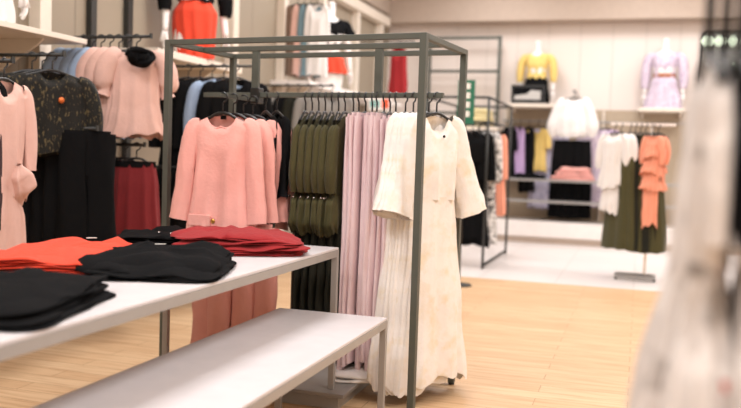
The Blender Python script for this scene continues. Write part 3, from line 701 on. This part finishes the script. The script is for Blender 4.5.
p = at(497, 140, y=BY0 + 1.1); long_garment((BX1 - .06, BY0 + 1.1, 1.72 - DROP), math.radians(-55), 'peach orange long dress at the right of the black rack', 'dress', 'orange', 1.05, 410, .18, hl='black hanger of the peach orange dress')
# black cap / bag hung on a short hook above the clothes
t = empty('black_handbag', (-1.80, BY0 + .3, 1.46)); tag(t, 'black bag hanging in front of the printed dresses', 'bag')
obj('pouch', loft(BM(), smooth_pts([(-.22, .10, .05, 0, -.2), (-.15, .14, .07, 0, -.2), (0, .12, .06, 0, -.2), (.06, .07, .03, 0, -.2)], 4), 20), M['black'], t)
obj('strap', tube(BM(), smooth_pts([(-.08, -.2, 0.02), (-.06, -.06, .18), (0, 0, .275), (.06, -.06, .18), (.08, -.2, .02)], 5), .008, 8), M['black'], t)

# green banner with pale letters behind the corner post
p = at(467, 80, y=8.4); q = at(466, 124, y=8.4)
t = empty('green_banner', (p.x, 8.4, (p.z + q.z) / 2)); h2 = (p.z - q.z) / 2; tag(t, 'narrow green banner with pale lettering behind the rack corner post', 'banner')
obj('panel', box(BM(), -.085, .085, -.005, .005, -h2, h2), M['green'], t, False)
for i in range(4): obj('pale_mark', box(BM(), -.04, .04, -.009, -.005, h2 * (.72 - .42 * i) - .03, h2 * (.72 - .42 * i) + .03), M['tag'], t, False)
zz = t.location.z; obj('stand', bar(BM(), (0, .012, -zz + .01), (0, .012, h2), .008), M['black_metal'], t); obj('stand_base', loft(BM(), [(-zz, .13, .13, 0, .012), (-zz + .015, .12, .12, 0, .012)], 20), M['black_metal'], t)

# ------------------------------------------------------------------ back wall fixtures
# tall grey metal frame on the back wall
t = empty('wall_rack', (-2.8, 13.75, 0)); tag(t, 'tall grey metal frame fixed on the back wall', 'frame')
for x in (-.63, .53): obj('upright', box(BM(), x, x + .05, -.025, .025, 0, 3.27), M['rack'], t, False)
for z in (3.22, 2.68, 2.0): obj('cross_bar', box(BM(), -.58, .53, -.02, .02, z, z + .045), M['rack'], t, False)

PX0, PX1 = -2.15, .95
t = empty('low_display_unit', ((PX0 + PX1) / 2, 13.6, 0)); tag(t, 'long low display unit with grey shelves and white base on the back wall', 'shelving'); ox = t.location.x
obj('base', box(BM(), PX0 - ox, PX1 - ox, -.30, .39, .10, .34, .004), M['white'], t, False)
for z in (1.0, .67): obj('shelf_board', box(BM(), PX0 - ox, PX1 - ox, -.30, -.06, z - .035, z, .003), M['grey_metal'], t, False)
for x in (PX0, (PX0 + PX1) / 2, PX1 - .03): obj('upright', box(BM(), x - ox, x - ox + .03, .34, .39, .34, 2.1), M['shelf'], t, False)
for x in (PX0, (PX0 + PX1) / 2, PX1 - .03):
    for z in (1.0, .67): obj("shelf_arm", box(BM(), x - ox + .001, x - ox + .029, -.061, .34, z - .034, z - .004), M["shelf"], t, False)
for x in (PX0, PX1 - .03): obj('rail_arm', box(BM(), x - ox, x - ox + .03, .10, .34, 1.90, 1.93), M['grey_metal'], t, False)
obj('hanging_rail', bar(BM(), (PX0 - ox, .15, 1.915), (PX1 - ox, .15, 1.915), .014), M['grey_metal'], t)
obj('back_panel', box(BM(), PX0 - ox, PX1 - ox, .391, .398, .34, 2.12), mat('niche_panel', 'b5a48e', .8), t, False)

YR = 13.75
def wallgarment(px, m, label, cat, L, w, seed, rz=-50, sl=.3, flare=.03, name='hanging_garment', d=.08):
    p = at(px, 125, y=YR); p.z = 1.915 - DROP
    long_garment((p.x, YR, p.z), math.radians(rz), label, cat, m, L, seed, w, flare, sl, name, d, hl='hanger of the ' + label.split(' hanging')[0].split(' on ')[0].split(' between')[0])
wallgarment(509, 'black', 'dark top at the left end of the back wall rail', 'top', .85, .16, 500, sl=.3)
wallgarment(514, 'lilac', 'left lilac dress hanging on the back wall rail', 'dress', .84, .13, 501, sl=0, name='lilac_dress')
wallgarment(520, 'lilac', 'second lilac dress hanging beside the black dress', 'dress', .84, .13, 502, sl=0, name='lilac_dress')
wallgarment(529, 'black', 'black dress hanging between lilac and yellow ones on back wall', 'dress', 1.05, .15, 503, sl=0, name='black_dress')
wallgarment(538, 'yellow', 'yellow top hanging on the back wall rail', 'top', .72, .17, 504, rz=-30, sl=.25, name='yellow_blouse')
wallgarment(545, 'bluep', 'left lilac-grey floral dress on the back wall rail', 'dress', 1.3, .2, 505, rz=-12, sl=.3, name='floral_dress')
wallgarment(552, 'bluep', 'right lilac-grey floral dress on the back wall rail', 'dress', 1.3, .2, 506, rz=-12, sl=.3, name='floral_dress')
wallgarment(598, 'lilacp', 'lilac floral dress hanging right of the white blouse', 'dress', 1.25, .24, 507, rz=-8, sl=.4, name='floral_dress')
wallgarment(606, 'lilac', 'plain lilac dress hanging behind the white lace blouse', 'dress', 1.2, .18, 508, rz=-20, sl=.3, name='lilac_dress')
# black long trousers / skirts under the white blouse
for i in range(3):
    p = at(563 + 9 * i, 140, y=13.6)
    skirt((p.x, 13.62 + .03 * i, 1.62), math.radians(-12), f'{nth(i, 3)} long black skirt below the white puff blouse', 'black skirts below the white blouse', 'black', 1.22, .15, .19, .07, 520 + i, 'black_skirt')
t = empty('skirt_rail', (-1.0, 13.65, 1.66 + DROP)); tag(t, 'short metal rail holding the long black skirts', 'rail')
obj('rod', bar(BM(), (-.40, 0, 0), (.40, 0, 0), .011), M['grey_metal'], t)
for x in (-.38, .38): obj('rail_arm', bar(BM(), (x, 0, 0), (x, .34, 0), .009), M['grey_metal'], t)
# folded pink pile on the shelf
p = at(572, 180, y=13.42)
for i in range(3):
    folded((p.x + .02 * i, 13.42, 1.0012 + .066 * i), .05 * i, (.66 - .10 * i, .22), .065, 'blush2' if 'blush2' in M else 'pink', f"{('bottom', 'middle', 'top')[i]} folded pink jumper on the back wall shelf", 'jumper', 'pink folded jumpers on the shelf', 530 + i, 'folded_jumper', 2, False)
p = at(530, 181, y=13.42)
folded((p.x, 13.42, 1.0012), 0, (.50, .22), .07, 'black', 'folded black jumper on the shelf left of the pink pile', 'jumper', None, 541, 'folded_jumper', 2, False)
p = at(478, 127, y=13.5); small_shelf(p.x - .42, p.x + .36, p.z, 'small shelf with pale yellow shirts seen through the black rack')
for i in range(3): folded((p.x - .02, 13.6, p.z + .0012 + .10 * i), 0, (.50 - .03 * i, .30), .095, 'paleyellow', f"{('bottom', 'middle', 'top')[i]} pale yellow folded shirt seen through the black rack", 'shirt', 'pale yellow folded shirts', 560 + i, 'folded_shirt', 2, False)
# white puff blouse hung high in front
p = at(574, 96, y=12.95)
t = empty('garment_rail', (p.x, YB - .001, p.z + HOOK)); tag(t, 'metal arm on the back wall holding the white puff blouse', 'rail')
obj('rod', bar(BM(), (0, 0, 0), (0, 12.9 - YB, 0), .011), M['grey_metal'], t)
t = empty('puff_blouse', (p.x, 12.95, p.z + HOOK - DROP), -.15); tag(t, 'white puff-sleeved blouse hanging high on the back wall', 'blouse'); t.scale = (.86, .86, 1)
obj('body', body_bm(.60, [(0, .20, .02), (.15, .24, .09), (.6, .28, .14), (.88, .29, .14), (1, .22, .12)], .3, (.09, .06, .02), .014, 11, 550, .01), M['whitec'], t)
for s in (-1, 1): sleeve(t, M['whitec'], s, [(.15, 0, -.05), (.21, 0, -.11), (.29, 0, -.28), (.33, 0, -.46), (.33, 0, -.60)], [.05, .09, .10, .115, .05], .8, 551 + s, rip=.08, k=8)
make_hanger((p.x, 12.95, p.z + HOOK - DROP), -.15, 'black hanger of the white puff-sleeved blouse', None, .2, stem=.006)
# black framed poster of a shoe picture standing by the yellow mannequin
p0, p1 = at(511, 101, y=13.42), at(545, 85, y=13.42)
t = empty('framed_picture', ((p0.x + p1.x) / 2, 13.42, 2.172)); tag(t, 'black framed sign with a pale picture beside the yellow-topped mannequin', 'sign'); w = (p1.x - p0.x) / 2
hh = p1.z - 2.172
bm = BM(); box(bm, -w, w, -.012, .012, 0, .04); box(bm, -w, w, -.012, .012, hh - .04, hh); box(bm, -w, -w + .03, -.012, .012, .04, hh - .04); box(bm, w - .03, w, -.012, .012, .04, hh - .04)
obj('frame', bm, M['hanger'], t, False)
obj('picture', box(BM(), -w + .03, w - .03, -.004, .004, .04, hh - .04), M['black'], t, False)
bm = BM(); vs = [(-w + .05, .06), (w - .06, .06), (w - .06, hh * .68), (.05, hh * .72), (-.02, hh * .5), (-w + .05, hh * .42)]
a = [bm.verts.new((v[0], -.0045, v[1])) for v in vs]; b = [bm.verts.new((v[0], -.007, v[1])) for v in vs]; bm.faces.new(a); bm.faces.new(b)
for i in range(len(vs)): bm.faces.new((a[i], a[(i + 1) % len(vs)], b[(i + 1) % len(vs)], b[i]))
obj('pale_picture_shape', bm, mat('pale_print', 'b9b5b0', .7), t, False)

# black framed mirror, upper right; glowing ovals imitate track lights reflected in it
p0, p1 = at(702, 84, y=13.6), at(748, 28, y=13.6)
t = empty('wall_mirror', ((p0.x + p1.x) / 2, YB - .03, (p0.z + p1.z) / 2)); w, h2 = (p1.x - p0.x) / 2, (p1.z - p0.z) / 2; tag(t, 'black framed wall mirror with three pale imitated lamp reflections at upper right', 'mirror')
bm = BM(); P = []
for cx_, cz_, a0 in ((w - .08, h2 - .08, 0), (-w + .08, h2 - .08, 90), (-w + .08, -h2 + .08, 180), (w - .08, -h2 + .08, 270)):
    for a in range(0, 91, 30): P.append((cx_ + .08 * math.cos(math.radians(a0 + a)), -.03, cz_ + .08 * math.sin(math.radians(a0 + a))))
P.append(P[0]); tube(bm, P, .022, 8); obj('frame', bm, M['hanger'], t)
obj('panel', box(BM(), -w + .03, w - .03, -.012, .028, -h2 + .03, h2 - .03), M['darkglass'], t, False)
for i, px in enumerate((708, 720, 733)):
    q = at(px, 41, y=13.9); obj('lamp_reflection', loft(BM(), [(-.03, .085, .075, 0, 0), (.0, .09, .08, 0, 0), (.03, .05, .045, 0, 0)], 16), M['lamp_glow'], t, loc=(q.x - t.location.x, -.045, q.z - t.location.z)).rotation_euler = (PI / 2, 0, 0)
    obj('small_reflection', loft(BM(), [(-.02, .03, .03, 0, 0), (.01, .02, .02, 0, 0)], 10), M['lamp_glow'], t, loc=(q.x - t.location.x + .04, -.035, q.z - t.location.z - .36)).rotation_euler = (PI / 2, 0, 0)
    if i: obj('mullion', box(BM(), 0, .035, -.05, -.012, -h2 + .03, h2 - .03), M['hanger'], t, False, (q.x - t.location.x - .13, 0, 0))

# ------------------------------------------------------------------ T-stand with blouse, olive skirts and orange dress
TY = 9.9; a, b = at(611, 124, y=TY), at(676, 125, y=TY); c = at(633, 272, y=TY); TZR = a.z; TX = (at(648, 200, y=TY)).x
t = empty('tee_stand', (TX, TY, 0)); tag(t, 'chrome T-shaped clothes stand in front of the tiles at right', 'clothes stand')
obj('pole', box(BM(), -.014, .014, -.014, .014, .05, TZR - .012), M['chrome'], t, False)
obj('hanging_rail', box(BM(), a.x - TX, b.x - TX, -.015, .015, TZR - .012, TZR + .018), M['white'], t, False)
bm = BM(); box(bm, -.32, .12, -.14, -.11, .02, .05); box(bm, -.32, .12, .11, .14, .02, .05); box(bm, -.32, -.29, -.11, .11, .02, .05); box(bm, .09, .12, -.11, .11, .02, .05); box(bm, -.29, .09, -.014, .014, .021, .049)
obj('base_frame', bm, M['grey_metal'], t, False)
for x in (-.305, .105):
    for y in (-.125, .125): obj('caster', loft(BM(), [(0, .014, .014, x, y), (.02, .014, .014, x, y)], 10), M['black_metal'], t)
zt = TZR - DROP + .002
for i in range(2):
    x = at(615 + 6 * i, 130, y=TY).x; 
    make_hanger((x, TY, zt), math.radians(-40), f'black hanger of the {nth(i, 2)} white lace blouse', 'hangers of the lace blouses', .15, stem=.005)
    q = empty('lace_blouse', (x, TY, zt), math.radians(-40)); tag(q, f'{nth(i, 2)} white lace blouse on the T-shaped stand', 'blouse', 'white lace blouses on the stand') ; s0 = 600 + i
    obj('body', body_bm(.62, [(0, .15, .012), (.15, .16, .06), (.5, .14, .07), (1, .19, .09)], .3, (.07, .05, .02), .01, 9, s0, .03), M['whitec'], q)
    obj('ruffle', body_bm(.30, [(0, .12, .06), (1, .15, .07)], 0, None, .012, 11, s0 + 7, .03), M['whitec'], q, loc=(0, 0, -.60))
    for s in (-1, 1): sleeve(q, M['whitec'], s, [(.12, 0, -.05), (.17, 0, -.10), (.2, 0, -.3), (.19, 0, -.42)], [.03, .05, .06, .045], .8, s0 + s, rip=.1)
n = 5
for i in range(n):
    x = at(630 + 5.2 * i, 135, y=TY).x
    make_hanger((x, TY, zt), math.radians(-56), f'black clip hanger of the {nth(i, n)} olive skirt', 'hangers of the olive skirts', .12, clips=True, stem=.005)
    skirt((x - .02, TY, zt - .04), math.radians(-56), f'{nth(i, n)} long olive skirt on the T-shaped stand', 'olive skirts on the stand', 'olive' if i % 2 == 0 else 'darkolive', 1.27, .12, .33, .15, 620 + i, 'olive_skirt')
for i in range(2):
    x = at(653 + 5 * i, 135, y=TY).x; zo = zt - .03
    make_hanger((x, TY, zt), math.radians(-35), f"black hanger of the {('left', 'right')[i]} orange dress", 'hangers of the orange dresses', .14, stem=.005)
    q = empty('orange_ruffle_dress', (x, TY - .16 * (1 - i) - .1, zo), math.radians(-35)); tag(q, f"{('left', 'right')[i]} of the two orange ruffled dresses on the T-shaped stand", 'dress', 'orange ruffled dresses'); s0 = 640 + i; q.scale = (.84, .84, .95)
    obj('body', body_bm(.62, [(0, .09, .015), (.2, .10, .05), (1, .11, .06)], .2, (.07, .05, .02), .012, 8, s0, .02), M['orange'], q)
    obj('skirt', body_bm(.46, [(0, .10, .05), (1, .11, .06)], 0, None, .012, 7, s0 + 4, .03), M['orange'], q, loc=(0, 0, -.58))
    for zi, wd in ((-.12, .115), (-.30, .13), (-.48, .13)): obj('ruffle', body_bm(.15, [(0, wd * .75, .07), (1, wd, .11)], 0, None, .018, 12, s0 + int(-zi * 100), .02, 64, 8), M['orange'], q, loc=(0, 0, zi))
    for s in (-1, 1): sleeve(q, M['orange'], s, [(.09, 0, -.04), (.11, 0, -.07), (.14, 0, -.2), (.13, 0, -.34)], [.03, .045, .05, .04], .8, s0 + s, rip=.14)

# ------------------------------------------------------------------ foreground: pale floral dresses on a rail at right
FY, FZ = 1.32, 1.60
t = empty('foreground_rack', (.45, FY, 0)); tag(t, 'dark rail rack carrying the blurred floral dresses in front at right', 'clothes rack')
obj('hanging_rail', bar(BM(), (-.44, 0, FZ), (.45, 0, FZ), .012), M['black_metal'], t)
for x in (.45,): obj('post', bar(BM(), (x, 0, 0), (x, 0, FZ + .012), .014), M['black_metal'], t)
obj('base_bar', bar(BM(), (-.3, 0, .014), (.45, 0, .014), .014), M['black_metal'], t); obj('cross_foot', bar(BM(), (.45, -.28, .014), (.45, .28, .014), .0135), M['black_metal'], t)
obj('cross_foot', bar(BM(), (-.3, -.28, .014), (-.3, .28, .014), .0135), M['black_metal'], t); obj('post', bar(BM(), (-.0, .0, .02), (-.0, 0, FZ), .012), M['black_metal'], t) if False else None
for i in range(5):
    x = [.086, .108, .128, .152, .172][i]; z = 1.46; lab = ['leftmost', 'second from left', '', 'third from left', 'rightmost'][i]; rz = math.radians(-92 + [4, -2, 2, -3, 3][i])
    t = empty('clothes_hanger', (x, FY, z), rz); tag(t, f'thick black hanger of the {lab} blurred floral dress', 'hanger', 'hangers of the floral dresses')
    tube_pts = [(-.17, 0, -.05), (-.05, 0, -.012), (.05, 0, -.012), (.17, 0, -.05)]
    obj('hanger_arms', tube(BM(), smooth_pts(tube_pts, 4), .007, 8), M['hanger'], t)
    h = [(0, 0, -.012), (0, 0, .06), (0, 0, .09)] + [(.026 * math.cos(math.radians(a)), 0, .125 + .026 * math.sin(math.radians(a))) for a in range(-80, 190, 25)]
    obj('hook', tube(BM(), h, [.0075] * 3 + [.005] * (len(h) - 3), 8), M['hanger'], t)
    q = empty('floral_dress' if i != 2 else 'black_blouse', (x, FY, z), rz); tag(q, f'{lab} blurred pale floral dress hanging in the right foreground', 'dress', 'pale floral dresses in front'); s0 = 700 + i
    m = 'floral' if i != 2 else 'black'
    if i == 2: q['label'] = 'short black blouse hanging among the blurred floral dresses in front'; q['category'] = 'blouse'; del q['group']; t['label'] = 'thick black hanger of the short black blouse among the floral dresses'; del t['group']
    obj('bodice', body_bm(.30 if i != 2 else .25, [(0, .16, .008), (.2, .18, .012 + .01 * (i == 0)), (.6, .16, .011 + .018 * (i == 0)), (1, .13, .010 + .024 * (i == 0))], .3, (.06, .08, .02), .002, 6, s0, .003), M[m], q)
    if i != 2: obj('skirt', body_bm(.80, [(0, .13, .011 + .022 * (i == 0)), (.3, .19, .012 + (.068 if i == 0 else .012)), (.6, .24, .014 + (.108 if i == 0 else .03)), (1, .27, .016 + (.155 if i == 0 else .05))], 0, None, .026 if i == 0 else .014, 11 + i, s0 + 3, .02), M[m], q, loc=(0, 0, -.29))
    for s in (-1, 1): sleeve(q, M[m], s, [(.12, 0, -.045), (.16, 0, -.075), (.18, 0, -.17), (.185, 0, -.26)], [.010, .015, .018, .016], .8, s0 + s)

# ------------------------------------------------------------------ light
def area(name, loc, size, power, col=(1, .95, .88), size_y=None, rot=(0, 0, 0)):
    l = bpy.data.lights.new(name, 'AREA'); l.energy = power; l.color = col; l.size = size
    if size_y: l.shape = 'RECTANGLE'; l.size_y = size_y
    o = bpy.data.objects.new(name, l); o.location = loc; o.rotation_euler = rot; COL.objects.link(o); return o
for x in (-2.4, 1.2):
    for y in (-.6, 2.8, 6.4, 9.8): area('ceiling_lamp', (x, y, HC - .05), 1.4, 62, (.985, .985, 1))
for x in (-2.2, 0, 2.0): area('ceiling_lamp', (x, 12.3, HC - .05), 1.0, 34, (.99, .985, 1))
w = bpy.data.worlds.new('shop_ambience'); sc.world = w; w.use_nodes = True
w.node_tree.nodes['Background'].inputs[0].default_value = (1, .98, .96, 1); w.node_tree.nodes['Background'].inputs[1].default_value = .5

# ------------------------------------------------------------------ camera
cd = bpy.data.cameras.new('camera'); cam = bpy.data.objects.new('camera', cd); COL.objects.link(cam); sc.camera = cam
cd.sensor_width = 36; cd.lens = FP * 36 / 741; cd.clip_start = .05; cd.clip_end = 60
mm = M3.to_4x4(); mm.translation = (0, 0, EYE); cam.matrix_world = mm
cd.dof.use_dof = True; cd.dof.focus_distance = 4.0; cd.dof.aperture_fstop = 1.4
sc.view_settings.view_transform = 'Standard'; sc.view_settings.look = 'None'; sc.view_settings.gamma = 1; sc.view_settings.use_curve_mapping = False
sc.view_settings.exposure = .42
sc.cycles.max_bounces = 8
